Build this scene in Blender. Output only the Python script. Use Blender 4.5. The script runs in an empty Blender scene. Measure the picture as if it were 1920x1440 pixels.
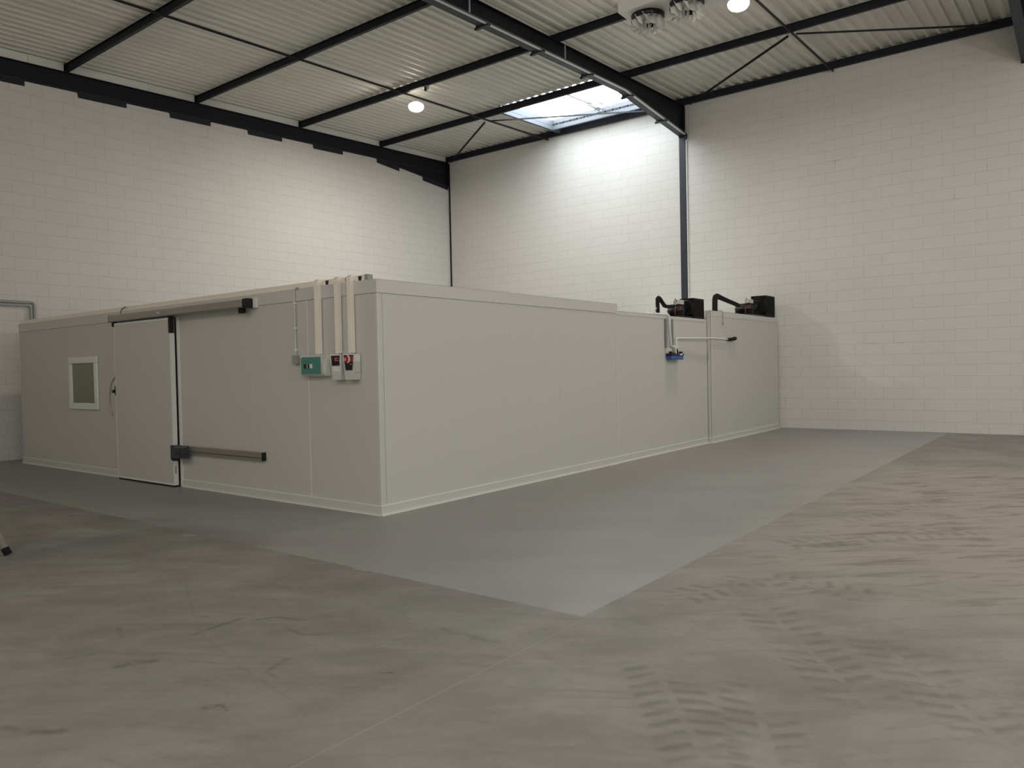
import bpy, math, random
from mathutils import Vector, Matrix
random.seed(7)
scene = bpy.context.scene
COL = scene.collection
PI = math.pi

# ------------------------------------------------------------------ mesh helper
class MB:
    """collects boxes, prisms, tubes and lathes; build() links them as ONE mesh object"""
    def __init__(s):
        s.v = []; s.f = []; s.mi = []; s.sm = []
    def add(s, vs, fs, m=0, smooth=False):
        o = len(s.v); s.v += [tuple(p) for p in vs]
        for f in fs:
            s.f.append([i + o for i in f]); s.mi.append(m); s.sm.append(smooth)
        return s
    def box(s, a, b, m=0):
        x0, y0, z0 = [min(a[i], b[i]) for i in range(3)]; x1, y1, z1 = [max(a[i], b[i]) for i in range(3)]
        vs = [(x0,y0,z0),(x1,y0,z0),(x1,y1,z0),(x0,y1,z0),(x0,y0,z1),(x1,y0,z1),(x1,y1,z1),(x0,y1,z1)]
        return s.add(vs, [(0,3,2,1),(4,5,6,7),(0,1,5,4),(1,2,6,5),(2,3,7,6),(3,0,4,7)], m)
    def hexa(s, bot, top, m=0):
        """bot / top: 4 points each, counter-clockwise seen from above"""
        return s.add(list(bot) + list(top), [(0,3,2,1),(4,5,6,7),(0,1,5,4),(1,2,6,5),(2,3,7,6),(3,0,4,7)], m)
    def prism(s, pts, axis, a, b, m=0, smooth=False):
        """closed polygon pts (2D) extruded along axis ('x','y','z') from a to b"""
        def P(p, t):
            return {'x': (t, p[0], p[1]), 'y': (p[0], t, p[1]), 'z': (p[0], p[1], t)}[axis]
        n = len(pts); vs = [P(p, a) for p in pts] + [P(p, b) for p in pts]
        fs = [(i, (i+1) % n, (i+1) % n + n, i + n) for i in range(n)]
        s.add(vs, fs, m, smooth)
        s.add(vs, [tuple(range(n-1, -1, -1)), tuple(range(n, 2*n))], m)
        return s
    def tube(s, pts, r, n=10, m=0, closed=False):
        pts = [Vector(p) for p in pts]; rings = []
        prev = None
        for i, p in enumerate(pts):
            d = (pts[min(i+1, len(pts)-1)] - pts[max(i-1, 0)]).normalized()
            if prev is None:
                u = d.orthogonal().normalized()
            else:
                u = (prev - d * prev.dot(d)).normalized()
            prev = u; w = d.cross(u)
            rr = r[i] if isinstance(r, (list, tuple)) else r
            rings.append([p + (u*math.cos(2*PI*k/n) + w*math.sin(2*PI*k/n))*rr for k in range(n)])
        vs = [q for R in rings for q in R]; fs = []
        for i in range(len(rings)-1):
            for k in range(n):
                fs.append((i*n+k, i*n+(k+1) % n, (i+1)*n+(k+1) % n, (i+1)*n+k))
        s.add(vs, fs, m, True)
        s.add(rings[0], [tuple(range(n-1, -1, -1))], m); s.add(rings[-1], [tuple(range(n))], m)
        return s
    def lathe(s, prof, c, n=32, m=0, cap=True):
        """prof: (radius, z) list, turned about the vertical through c"""
        vs = [(c[0]+r*math.cos(2*PI*k/n), c[1]+r*math.sin(2*PI*k/n), c[2]+z) for r, z in prof for k in range(n)]
        fs = [(i*n+k, i*n+(k+1) % n, (i+1)*n+(k+1) % n, (i+1)*n+k) for i in range(len(prof)-1) for k in range(n)]
        s.add(vs, fs, m, True)
        if cap:
            s.add(vs[:n], [tuple(range(n-1, -1, -1))], m); s.add(vs[-n:], [tuple(range(n))], m)
        return s
    def bar(s, a, b, w, h, m=0):
        """rectangular bar from a to b, w wide horizontally, h high"""
        a, b = Vector(a), Vector(b); d = (b-a).normalized()
        u = d.cross(Vector((0,0,1))).normalized() * (w/2); v = u.cross(d).normalized() * (h/2)
        if v.z < 0: v = -v
        q = [a-u-v, a+u-v, a+u+v, a-u+v, b-u-v, b+u-v, b+u+v, b-u+v]
        return s.add(q, [(0,1,2,3),(7,6,5,4),(0,4,5,1),(1,5,6,2),(2,6,7,3),(3,7,4,0)], m)
    def build(s, name, mats, parent=None, bevel=0.0, seg=2, label=None):
        me = bpy.data.meshes.new(name)
        o0 = Vector(parent_world(parent)) if parent else Vector((0,0,0))
        me.from_pydata([tuple(Vector(p) - o0) for p in s.v], [], s.f)
        mats = mats if isinstance(mats, (list, tuple)) else [mats]
        for m in mats: me.materials.append(m)
        me.polygons.foreach_set('material_index', s.mi)
        me.polygons.foreach_set('use_smooth', s.sm)
        me.validate(); me.update()
        import bmesh
        bm = bmesh.new(); bm.from_mesh(me); bmesh.ops.recalc_face_normals(bm, faces=bm.faces); bm.to_mesh(me); bm.free()
        o = bpy.data.objects.new(name, me); COL.objects.link(o)
        if parent: o.parent = parent
        if bevel:
            b = o.modifiers.new('bevel', 'BEVEL'); b.width = bevel; b.segments = seg; b.limit_method = 'ANGLE'; b.angle_limit = math.radians(40)
            b.harden_normals = False
        if label: o['label'] = label
        return o

def parent_world(p):
    v = Vector((0,0,0))
    while p: v += Vector(p.location); p = p.parent
    return v

def tag(o, label, cat, group=None):
    o['label'] = label; o['category'] = cat
    if o.name.split('.')[0] in ('cold_room', 'eaves_beam', 'steel_column', 'corner_column'): o['kind'] = 'thing'
    if group: o['group'] = group
    return o
def thing(name, loc, label, cat, group=None):
    o = bpy.data.objects.new(name, None); o.empty_display_size = .1; COL.objects.link(o); o.location = loc
    return tag(o, label, cat, group)
def struct(o):
    o['kind'] = 'structure'; return o
def copy_tree(o, parent=None):
    c = o.copy(); COL.objects.link(c)
    if parent: c.parent = parent
    for ch in [x for x in bpy.data.objects if x.parent == o]:
        copy_tree(ch, c)
    return c
def arc(c, r, a0, a1, n, plane='xz'):
    out = []
    for i in range(n+1):
        a = math.radians(a0 + (a1-a0)*i/n); u, v = r*math.cos(a), r*math.sin(a)
        out.append({'xz': (c[0]+u, c[1], c[2]+v), 'yz': (c[0], c[1]+u, c[2]+v), 'xy': (c[0]+u, c[1]+v, c[2])}[plane])
    return out

# ------------------------------------------------------------------ materials
class NT:
    def __init__(s, name):
        s.m = bpy.data.materials.new(name); s.m.use_nodes = True; s.t = s.m.node_tree; s.t.nodes.clear()
        s.out = s.n('ShaderNodeOutputMaterial')
    def n(s, typ, **kw):
        nd = s.t.nodes.new(typ)
        for k, v in kw.items(): setattr(nd, k, v)
        return nd
    def set(s, sock, v):
        if hasattr(v, 'is_output') or isinstance(v, bpy.types.NodeSocket): s.t.links.new(v, sock)
        elif isinstance(v, (int, float)) and sock.type in ('RGBA',): sock.default_value = (v, v, v, 1)
        elif isinstance(v, (tuple, list)) and sock.type == 'RGBA' and len(v) == 3: sock.default_value = (*v, 1)
        elif isinstance(v, (int, float)) and sock.type == 'VECTOR': sock.default_value = (v, v, v)
        else: sock.default_value = v
    def math(s, op, a, b=None, c=None, clamp=False):
        nd = s.n('ShaderNodeMath', operation=op, use_clamp=clamp)
        for i, v in enumerate((a, b, c)):
            if v is not None: s.set(nd.inputs[i], v)
        return nd.outputs[0]
    def vmath(s, op, a, b=None, scale=None):
        nd = s.n('ShaderNodeVectorMath', operation=op)
        s.set(nd.inputs[0], a)
        if b is not None: s.set(nd.inputs[1], b)
        if scale is not None: s.set(nd.inputs['Scale'], scale)
        return nd.outputs['Value'] if op in ('DOT_PRODUCT', 'LENGTH', 'DISTANCE') else nd.outputs['Vector']
    def step(s, v, a, b):
        """0 below a, 1 above b (a may exceed b)"""
        nd = s.n('ShaderNodeMapRange', interpolation_type='SMOOTHSTEP')
        if a <= b:
            s.set(nd.inputs['Value'], v); nd.inputs['From Min'].default_value = a; nd.inputs['From Max'].default_value = b
        else:
            s.set(nd.inputs['Value'], v); nd.inputs['From Min'].default_value = b; nd.inputs['From Max'].default_value = a
            nd.inputs['To Min'].default_value = 1; nd.inputs['To Max'].default_value = 0
        return nd.outputs['Result']
    def mix(s, f, a, b):
        nd = s.n('ShaderNodeMix', data_type='RGBA')
        s.set(nd.inputs[0], f); s.set(nd.inputs[6], a); s.set(nd.inputs[7], b)
        return nd.outputs[2]
    dims = '3D'
    def noise(s, vec, scale, detail=4, rough=.5, dist=0):
        nd = s.n('ShaderNodeTexNoise', noise_dimensions=s.dims); s.set(nd.inputs['Vector'], vec)
        nd.inputs['Scale'].default_value = scale; nd.inputs['Detail'].default_value = detail
        nd.inputs['Roughness'].default_value = rough; nd.inputs['Distortion'].default_value = dist
        return nd.outputs['Fac']
    def pos(s):
        return s.n('ShaderNodeNewGeometry').outputs['Position']
    def mapping(s, vec, rot=(0,0,0), scale=(1,1,1), loc=(0,0,0)):
        nd = s.n('ShaderNodeMapping'); s.set(nd.inputs['Vector'], vec)
        nd.inputs['Rotation'].default_value = rot; nd.inputs['Scale'].default_value = scale; nd.inputs['Location'].default_value = loc
        return nd.outputs[0]
    def xyz(s, vec):
        nd = s.n('ShaderNodeSeparateXYZ'); s.set(nd.inputs[0], vec); return nd.outputs
    def bsdf(s, color, rough=.5, metal=0, spec=.5, normal=None, **kw):
        nd = s.n('ShaderNodeBsdfPrincipled')
        s.set(nd.inputs['Base Color'], color); s.set(nd.inputs['Roughness'], rough); nd.inputs['Metallic'].default_value = metal
        nd.inputs['Specular IOR Level'].default_value = spec
        if normal is not None: s.set(nd.inputs['Normal'], normal)
        for k, v in kw.items(): s.set(nd.inputs[k], v)
        s.t.links.new(nd.outputs[0], s.out.inputs[0]); return nd
    def bump(s, h, strength=.2, dist=.01):
        nd = s.n('ShaderNodeBump'); s.set(nd.inputs['Height'], h); nd.inputs['Strength'].default_value = strength; nd.inputs['Distance'].default_value = dist
        return nd.outputs[0]

def plain(name, col, rough=.5, metal=0, spec=.5, var=.06, nscale=6.0):
    t = NT(name); f = t.noise(t.pos(), nscale, 3)
    a = tuple(c*(1-var) for c in col); b = tuple(min(1, c*(1+var)) for c in col)
    t.bsdf(t.mix(f, a, b), t.math('MULTIPLY_ADD', f, .1, rough-.05), metal, spec)
    return t.m

# painted aerated-concrete blocks, 60 x 25 cm
def block_wall(name, horiz, phase, base):
    t = NT(name); t.dims = '2D'; p = t.pos(); c = t.xyz(p)
    comb = t.n('ShaderNodeCombineXYZ'); t.set(comb.inputs[0], c[0] if horiz == 'x' else c[1]); t.set(comb.inputs[1], c[2])
    v = t.mapping(comb.outputs[0], loc=phase)
    wob = t.n('ShaderNodeVectorMath', operation='SCALE'); nz = t.n('ShaderNodeTexNoise', noise_dimensions='2D'); nz.inputs['Detail'].default_value = 1; t.set(nz.inputs['Vector'], v); nz.inputs['Scale'].default_value = 2.5
    t.set(wob.inputs[0], nz.outputs['Color']); wob.inputs['Scale'].default_value = .006
    vv = t.vmath('ADD', v, wob.outputs[0])
    br = t.n('ShaderNodeTexBrick', offset=.36, offset_frequency=2, squash=1)
    t.set(br.inputs['Vector'], vv)
    for k, x in (('Scale', 1), ('Mortar Size', .0055), ('Mortar Smooth', .35), ('Bias', 0), ('Brick Width', .6), ('Row Height', .25)): br.inputs[k].default_value = x
    br.inputs['Color1'].default_value = (1,1,1,1); br.inputs['Color2'].default_value = (.93,.93,.93,1)
    j = br.outputs['Fac']
    # joints filled by paint in most places: patchy at two scales
    patch = t.step(t.noise(v, .55, 3), .43, .62)
    fine = t.step(t.noise(t.mapping(v, scale=(1, 1, 1), loc=(7,3,0)), 3.2, 2), .40, .66)
    vis = t.math('MULTIPLY', t.math('MULTIPLY', j, t.math('MULTIPLY_ADD', patch, .9, .1)), t.math('MULTIPLY_ADD', fine, .9, .1))
    deep = t.step(t.noise(t.mapping(v, loc=(21,13,0)), 1.9, 2), .60, .70)
    vis = t.math('MULTIPLY', vis, t.math('MULTIPLY_ADD', deep, .62, .075))
    tone = t.noise(v, .8, 4)
    col = t.mix(tone, tuple(x*.96 for x in base), tuple(x*1.03 for x in base))
    colb = t.n('ShaderNodeMix', data_type='RGBA', blend_type='MULTIPLY'); colb.inputs[0].default_value = .2
    t.set(colb.inputs[6], col); t.set(colb.inputs[7], br.outputs['Color'])
    col = t.mix(vis, colb.outputs[2], (.13,.12,.11))
    t.bsdf(col, .75, 0, .25)
    return t.m

WHITEBLOCK = (.615, .605, .58)
M = {}
M['wall_left'] = block_wall('painted_blocks_a', 'x', (.35, .02, 0), WHITEBLOCK)
M['wall_back'] = block_wall('painted_blocks_b', 'y', (-.02, .02, 0), WHITEBLOCK)
M['panel'] = plain('lacquered_panel', (.535,.530,.500), .42, 0, .4, .012, 1.2)
M['trim'] = plain('lacquered_trim', (.56,.555,.525), .42, 0, .4, .012, 2)
M['bead'] = plain('pale_joint_bead', (.565,.56,.53), .42, 0, .4, .01)
M['seal'] = plain('white_sealant', (.74,.74,.71), .45, 0, .4, .02)
M['white'] = plain('white_plastic', (.72,.72,.70), .35, 0, .5, .02)
M['beige'] = plain('cream_plastic', (.84,.775,.68), .42, 0, .45, .02)
M['lightgrey'] = plain('light_grey_plastic', (.56,.56,.54), .4, 0, .5, .02)
M['grey2'] = plain('dull_grey_steel', (.075,.078,.080), .5, .1, .4, .05)
M['grey'] = plain('grey_plastic', (.33,.33,.32), .45, 0, .5, .03)
M['steel'] = plain('anthracite_steel', (.0085,.0105,.0155), .5, 0, .3, .12, 3)
M['steelgrey'] = plain('slate_steel', (.030,.035,.046), .5, 0, .35, .1, 3)
M['steelplate'] = plain('dull_steel_plate', (.017,.017,.024), .6, 0, .3, .1, 3)
M['brace'] = plain('dark_bracing_steel', (.020,.020,.021), .5, .1, .35, .1)
M['alu'] = plain('satin_aluminium', (.42,.40,.36), .38, .75, .5, .05, 9)
M['galv'] = plain('galvanised_steel', (.46,.49,.52), .42, .55, .5, .12, 14)
M['kerb'] = plain('zinc_coated_kerb', (.12,.14,.165), .5, .1, .4, .1, 10)
M['chrome'] = plain('brushed_steel', (.35,.33,.30), .3, .9, .5, .05)
M['black'] = plain('black_plastic', (.008,.008,.009), .4, 0, .4, .1)
M['rubber'] = plain('black_rubber', (.010,.010,.010), .8, 0, .2, .1)
M['foam'] = plain('black_pipe_insulation', (.016,.014,.014), .9, 0, .15, .2, 30)
M['blackmetal'] = plain('black_coated_metal', (.004,.004,.0045), .6, 0, .2, .2, 20)
M['copper'] = plain('copper_pipe', (.11,.045,.03), .45, .3, .4, .1)
M['compressor'] = plain('compressor_black', (.010,.009,.009), .55, 0, .3, .2)
M['red'] = plain('red_plastic', (.30,.02,.015), .35, 0, .5, .05)
M['pink'] = plain('pale_red_plastic', (.62,.28,.20), .4, 0, .5, .05)
M['darkblue'] = plain('dark_slate_plastic', (.045,.055,.065), .4, .2, .5, .05)
M['blue'] = plain('blue_translucent_tank', (.012,.075,.30), .2, 0, .6, .15, 25)
M['foil'] = plain('grey_sticker', (.30,.30,.29), .5, 0, .4, .05, 60)

def green_cover():
    t = NT('green_smoked_cover'); f = t.noise(t.pos(), 8, 2)
    t.bsdf(t.mix(f, (.05,.27,.21), (.09,.34,.27)), .12, 0, .6, Alpha=.62); return t.m
M['green'] = green_cover()
def window_glass():
    t = NT('window_glass'); f = t.noise(t.pos(), 1.5, 2)
    t.bsdf(t.mix(f, (.165,.165,.105), (.20,.20,.135)), .10, 0, .6); return t.m
M['glass'] = window_glass()
def emit(name, col, st):
    t = NT(name); e = t.n('ShaderNodeEmission'); e.inputs[0].default_value = (*col, 1); e.inputs[1].default_value = st
    t.t.links.new(e.outputs[0], t.out.inputs[0]); return t.m
M['lamp'] = emit('lit_lamp_lens', (1, .90, .76), 14)
M['digits'] = emit('red_led_digits', (1, .06, .04), .7)
def dome():
    t = NT('opal_dome'); tr = t.n('ShaderNodeBsdfTransparent'); tl = t.n('ShaderNodeBsdfTranslucent'); mx = t.n('ShaderNodeMixShader')
    tl.inputs[0].default_value = (.9,.92,.93,1); tr.inputs[0].default_value = (.95,.97,.98,1); mx.inputs[0].default_value = .3
    t.t.links.new(tr.outputs[0], mx.inputs[1]); t.t.links.new(tl.outputs[0], mx.inputs[2]); t.t.links.new(mx.outputs[0], t.out.inputs[0]); return t.m
M['dome'] = dome()
def deck_mat():
    t = NT('grey_steel_deck'); p = t.pos()
    n1 = t.noise(t.mapping(p, scale=(.25, 3, 1)), 1.6, 4); n2 = t.noise(p, 2.2, 3)
    vor = t.n('ShaderNodeTexVoronoi', feature='F1'); t.set(vor.inputs['Vector'], t.mapping(p, scale=(1, 1, .01))); vor.inputs['Scale'].default_value = 2.1
    dot = t.step(vor.outputs['Distance'], .030, .018)
    col = t.mix(n1, (.56,.55,.495), (.67,.66,.595)); col = t.mix(t.math('MULTIPLY', n2, .35), col, (.57,.56,.50))
    col = t.mix(t.math('MULTIPLY', dot, .7), col, (.12,.12,.11))
    t.bsdf(col, t.math('MULTIPLY_ADD', n2, .15, .36), .06, .45); return t.m
M['deck'] = deck_mat()
def tray_mat():
    t = NT('perforated_galvanised'); p = t.pos()
    br = t.n('ShaderNodeTexBrick', offset=.5); t.set(br.inputs['Vector'], t.mapping(p, scale=(1, 1, 1)))
    for k, x in (('Scale', 1), ('Mortar Size', .011), ('Brick Width', .05), ('Row Height', .022), ('Mortar Smooth', .1)): br.inputs[k].default_value = x
    big = t.step(t.noise(p, 9, 2), .35, .6)
    col = t.mix(br.outputs['Fac'], (.19,.19,.19), (.60,.61,.60)); col = t.mix(t.math('MULTIPLY', big, .35), col, (.62,.62,.60))
    t.bsdf(col, .5, .2, .5); return t.m
M['tray'] = tray_mat()

# ------------------------------------------------------------------ floor
def floor_mat():
    t = NT('workshop_floor'); t.dims = '2D'; p = t.pos(); c = t.xyz(p)
    flat = t.vmath('MULTIPLY', p, (1, 1, 0))
    def along(deg, sx, sy, loc=(0,0,0)):      # coordinates stretched along a direction of wear
        return t.mapping(t.mapping(p, rot=(0, 0, math.radians(deg))), scale=(sx, sy, 1), loc=loc)
    big = t.noise(p, .35, 3, .55); mid = t.noise(along(55, .8, 1.7), 1.5, 4, .64); fine = t.noise(p, 14, 4, .65)
    cloud = t.noise(t.mapping(p, loc=(5,2,0)), .9, 5, .6, .6)
    col = t.mix(t.step(mid, .3, .7), (.181,.173,.158), (.223,.215,.200))
    col = t.mix(t.math('MULTIPLY', t.step(cloud, .42, .70), .55), col, (.280,.272,.255))
    col = t.mix(t.math('MULTIPLY', t.step(fine, .45, .75), .22), col, (.169,.156,.139))
    # trampled clay dust towards the far right
    dust = t.math('MULTIPLY', t.step(t.math('ADD', c[1], t.math('MULTIPLY', big, 1.2)), -2.7, -4.0), t.step(t.math('ADD', c[0], t.math('MULTIPLY', mid, 1.5)), -.9, 2.2))
    dust = t.math('MULTIPLY', dust, t.step(t.math('ADD', c[0], t.math('MULTIPLY', c[1], .12)), 7.4, 5.8))
    col = t.mix(t.math('MULTIPLY', dust, .85), col, (.305,.270,.227))
    streak = t.noise(along(46, .8, 4.2), 2.0, 4, .66, .5)
    col = t.mix(t.math('MULTIPLY', t.math('MULTIPLY', t.step(streak, .50, .68), t.math('MULTIPLY_ADD', dust, .72, .28)), .75), col, (.150,.125,.100))
    soft = t.noise(along(58, .55, 2.6, (3,1,0)), 1.5, 4, .64, .7)
    col = t.mix(t.math('MULTIPLY', t.step(soft, .48, .70), .42), col, (.150,.140,.127))
    # tyre prints: chevron bars between two floor points
    def track(a, b, hw, period, slant, dark):
        d = Vector((b[0]-a[0], b[1]-a[1], 0)); L = d.length; d.normalize(); q = Vector((-d.y, d.x, 0))
        rel = t.vmath('SUBTRACT', flat, (a[0], a[1], 0))
        u = t.vmath('DOT_PRODUCT', rel, tuple(d)); v = t.math('ABSOLUTE', t.vmath('DOT_PRODUCT', rel, tuple(q)))
        ph = t.math('FRACT', t.math('ADD', t.math('DIVIDE', u, period), t.math('ADD', t.math('MULTIPLY', v, slant/period), t.math('MULTIPLY', t.math('ADD', mid, t.math('MULTIPLY', fine, .4)), .26))))
        bars = t.math('MULTIPLY', t.step(ph, .05, .30), t.step(ph, .80, .36))
        m = t.math('MULTIPLY', bars, t.math('MULTIPLY', t.step(v, hw, hw*.75), t.step(v, .012, .03)))
        m = t.math('MULTIPLY', m, t.math('MULTIPLY', t.step(u, 0, .15), t.step(u, L, L-.25)))
        m = t.math('MULTIPLY', m, print_gate)
        return t.math('MULTIPLY', m, dark*.72)
    print_gate = t.step(t.noise(t.mapping(p, loc=(3.1, 7.7, 0)), 3.6, 3), .30, .55)
    marks = None
    for a, b, hw, per, sl, dk in [((-2.0,-4.30),(-2.98,-5.10),.20,.105,-.30,.60), ((-1.95,-4.84),(-2.95,-5.34),.19,.105,.30,.60),
                                  ((-.75,-4.45),(-2.05,-5.48),.21,.125,.32,.55), ((-.95,-5.18),(-2.1,-6.0),.2,.12,.3,.45),
                                  ((-1.0,-3.95),(-.1,-4.25),.2,.13,.3,.55), ((-.1,-4.2),(-.2,-5.15),.2,.13,.3,.5), ((.9,-4.0),(2.6,-5.4),.22,.15,.3,.45), ((2.2,-4.1),(4.8,-5.0),.22,.17,.3,.4)]:
        m = track(a, b, hw, per, sl, dk); marks = m if marks is None else t.math('MAXIMUM', marks, m)
    # scuffs and skid strokes
    patchy = t.noise(p, 8.5, 3, .6)
    def stroke(a, b, w, dk):
        ba = Vector((b[0]-a[0], b[1]-a[1], 0)); rel = t.vmath('SUBTRACT', flat, (a[0], a[1], 0))
        h = t.math('DIVIDE', t.vmath('DOT_PRODUCT', rel, tuple(ba)), ba.length_squared, clamp=True)
        d = t.vmath('LENGTH', t.vmath('SUBTRACT', rel, t.vmath('SCALE', tuple(ba), scale=h)))
        d = t.math('ADD', d, t.math('MULTIPLY', t.math('SUBTRACT', fine, .5), w*2.2))
        return t.math('MULTIPLY', t.math('MULTIPLY', t.step(d, w*1.25, 0), t.step(patchy, .26, .55)), dk*1.15)
    for a, b, w, dk in [((-3.261,-1.837),(-2.915,-1.814),.028,.42), ((-2.868,-1.921),(-2.756,-1.992),.016,.5), ((-2.756,-1.992),(-2.697,-2.193),.02,.45),
                        ((-2.86,-2.222),(-2.866,-2.417),.024,.4), ((-2.866,-2.417),(-2.782,-2.539),.016,.35), ((-3.888,-1.61),(-3.769,-1.669),.022,.4),
                        ((-3.776,-1.976),(-3.625,-2.06),.045,.45), ((-3.784,-2.851),(-3.715,-2.899),.026,.5), ((-3.715,-2.899),(-3.733,-2.973),.014,.5),
                        ((-4.438,-2.261),(-4.373,-2.443),.024,.35), ((-4.373,-2.443),(-4.281,-2.548),.03,.45), ((-2.308,-3.069),(-2.309,-3.471),.045,.28),
                        ((-3.344,-2.729),(-3.162,-2.664),.024,.35), ((-3.344,-2.729),(-3.363,-2.85),.018,.3), ((-3.456,-1.291),(-3.532,-1.522),.022,.28),
                        ((-2.563,-.493),(-3.189,-1.773),.009,.14), ((-3.189,-1.773),(-3.384,-2.543),.012,.14), ((-3.384,-2.543),(-3.49,-3.199),.012,.12), ((-3.508,-2.188),(-3.431,-2.41),.010,.3),
                        ((-3.0,-3.25),(-2.96,-3.29),.013,.6), ((-2.55,-1.6),(-2.53,-1.66),.012,.5), ((-3.05,-1.55),(-3.02,-1.60),.014,.55)]:
        m = stroke(a, b, w, dk); marks = t.math('MAXIMUM', marks, m)
    col = t.mix(marks, col, (.075,.069,.060))
    # saw cuts
    def line(coord, at, w, gate=None):
        d = t.math('ABSOLUTE', t.math('SUBTRACT', coord, at)); m = t.step(d, w, w*.5)
        return t.math('MULTIPLY', m, gate) if gate is not None else m
    cut = line(c[1], -3.672, .006, t.step(c[0], -1.5, -1.6))
    cut = t.math('MAXIMUM', cut, line(c[0], -1.592, .006, t.step(c[1], -3.9, -4.0)))
    cut = t.math('MAXIMUM', cut, t.math('MULTIPLY', line(c[1], 2.24, .012, t.step(c[0], -1.7, -1.9)), .7))
    col = t.mix(t.math('MULTIPLY', cut, .6), col, (.27,.26,.24))
    # painted lane around the cold rooms
    wob = t.math('MULTIPLY', t.math('SUBTRACT', fine, .5), .02)
    px = t.step(t.math('ADD', c[0], wob), -1.645, -1.635); py = t.step(t.math('ADD', c[1], wob), -3.642, -3.632)
    paint = t.math('MULTIPLY', px, py)
    fade = t.math('SUBTRACT', 1.0, t.math('MULTIPLY', t.math('MULTIPLY', t.step(c[0], -1.15, -1.60), t.step(t.math('ABSOLUTE', t.math('SUBTRACT', c[1], 1.0)), 1.5, .9)), .75))
    edge = t.math('MULTIPLY', t.math('MULTIPLY', paint, t.step(c[0], -1.60, -1.64)), t.step(patchy, .45, .6))
    pn = t.noise(along(50, .5, 1.8), 1.1, 4, .6)
    pcol = t.mix(t.step(pn, .3, .7), (.25,.243,.230), (.28,.274,.262))
    pcol = t.mix(t.math('MULTIPLY', t.step(fine, .55, .8), .10), pcol, (.198,.193,.182))
    pcol = t.mix(t.math('MULTIPLY', edge, .45), pcol, (.156,.150,.140))
    paint = t.math('MULTIPLY', paint, fade)
    # bare white chips along the near edge
    chips = None
    for (a, b) in [((-1.74,1.0),(-1.70,.86)), ((-1.66,-1.46),(-1.64,-1.60)), ((-1.62,-2.58),(-1.61,-2.66)), ((-1.66,3.42),(-1.65,3.30))]:
        m = stroke(a, b, .014, .75); chips = m if chips is None else t.math('MAXIMUM', chips, m)
    final = t.mix(paint, col, pcol); final = t.mix(chips, final, (.42,.41,.38))
    rough = t.math('ADD', t.math('MULTIPLY', t.math('SUBTRACT', 1, paint), .16), t.math('MULTIPLY_ADD', pn, .12, .36))
    t.bsdf(final, rough, 0, .35); return t.m
M['floor'] = floor_mat()

# ------------------------------------------------------------------ the hall
XW, YW = 12.954, 10.60            # faces of the back and the left wall
XF, YR = -15.0, -20.0             # front and right ends of the hall
S = .0385                         # roof slope, rising to the back wall
def zb(x): return 7.468 + S*x     # rafter underside
def zt(x): return 7.828 + S*x     # rafter top = purlin underside
def zd(x): return 7.990 + S*x     # purlin top = underside of the deck ribs
def hz(x):                        # haunch underside
    return zb(x) if x < 9.75 else zb(9.75) + (7.545 - zb(9.75))*(x-9.75)/(12.93-9.75)

struct(MB().box((XF, YR, -.2), (XW+.3, YW+.2, 0)).build('floor', M['floor']))
# left wall: its top follows the rafter
off = -.018
prof = [(XF, 0), (XW+.2, 0), (XW+.2, hz(12.93)+off)]
prof += [(9.75, zb(9.75)+off), (XF, zb(XF)+off)]
w = MB().prism(prof, 'y', YW, YW+.2).box((XF, YW+.201, 0), (XW+.6, YW+.35, 8.9)).build('wall_left', [M['wall_left']]); struct(w)
wb = MB()
for a, b in ((YR, 2.288), (2.472, YW-.001)): wb.box((XW, a, 0), (XW+.2, b, 8.62))
wb.box((XW+.201, YR, 0), (XW+.35, YW+.2, 8.62))
struct(wb.build('wall_back', M['wall_back']))
struct(MB().box((XF, YR-.2, 0), (XW+.2, YR, 9.0)).build('wall_right', M['wall_back']))
struct(MB().box((XF-.2, YR-.2, 0), (XF, YW+.2, 9.0)).build('wall_front', M['wall_left']))
# white infill above the left rafter, between the purlins
PUR = [1.33, 4.20, 7.15, 10.03]
xs = [XF] + PUR + [12.91]
inf = MB()
for i in range(len(xs)-1):
    a, b = xs[i]+.045, xs[i+1]-.045
    cuts = [a, b] if i else [a, -6, -3, .62, b]
    if i == 1: cuts = [a, 3.05, b]
    if i == 2: cuts = [a, 4.95, b]
    for k in range(len(cuts)-1):
        p, q = cuts[k]+.003, cuts[k+1]-.003
        inf.prism([(p, zt(p)+.001), (q, zt(q)+.001), (q, zd(q)+.028), (p, zd(p)+.028)], 'y', YW+.03, YW+.10)
struct(inf.build('trim_1', M['white']))
# thin grey strip at the foot of the back wall
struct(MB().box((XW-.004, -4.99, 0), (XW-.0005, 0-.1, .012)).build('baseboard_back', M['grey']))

# trapezoidal steel deck with the roof-light opening
RIB = .05
SKX0, SKX1, SKY0, SKY1 = 10.064, 12.46, 2.62, 6.12
dk = MB()
pitch = .2272; y = YR; ys = []
y0 = -4.71 - .02 - pitch*68
k = 0
while y0 + k*pitch < YW + .40:
    b = y0 + k*pitch
    ys += [(b, 0), (b+.045, 0), (b+.072, RIB), (b+pitch-.027, RIB)]; k += 1
def strip(xa, xb, keep):
    for i in range(len(ys)-1):
        (ya, ha), (yb, hb) = ys[i], ys[i+1]
        if yb < YR or ya > YW + .40: continue
        if not keep(.5*(ya+yb)): continue
        dk.add([(xa, ya, zd(xa)+ha), (xb, ya, zd(xb)+ha), (xb, yb, zd(xb)+hb), (xa, yb, zd(xa)+hb)], [(0,1,2,3)])
strip(XF, SKX0, lambda y: True)
strip(SKX0, SKX1, lambda y: y < SKY0 or y > SKY1)
strip(SKX1, XW+.34, lambda y: True)
struct(dk.build('ceiling', M['deck']))

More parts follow.
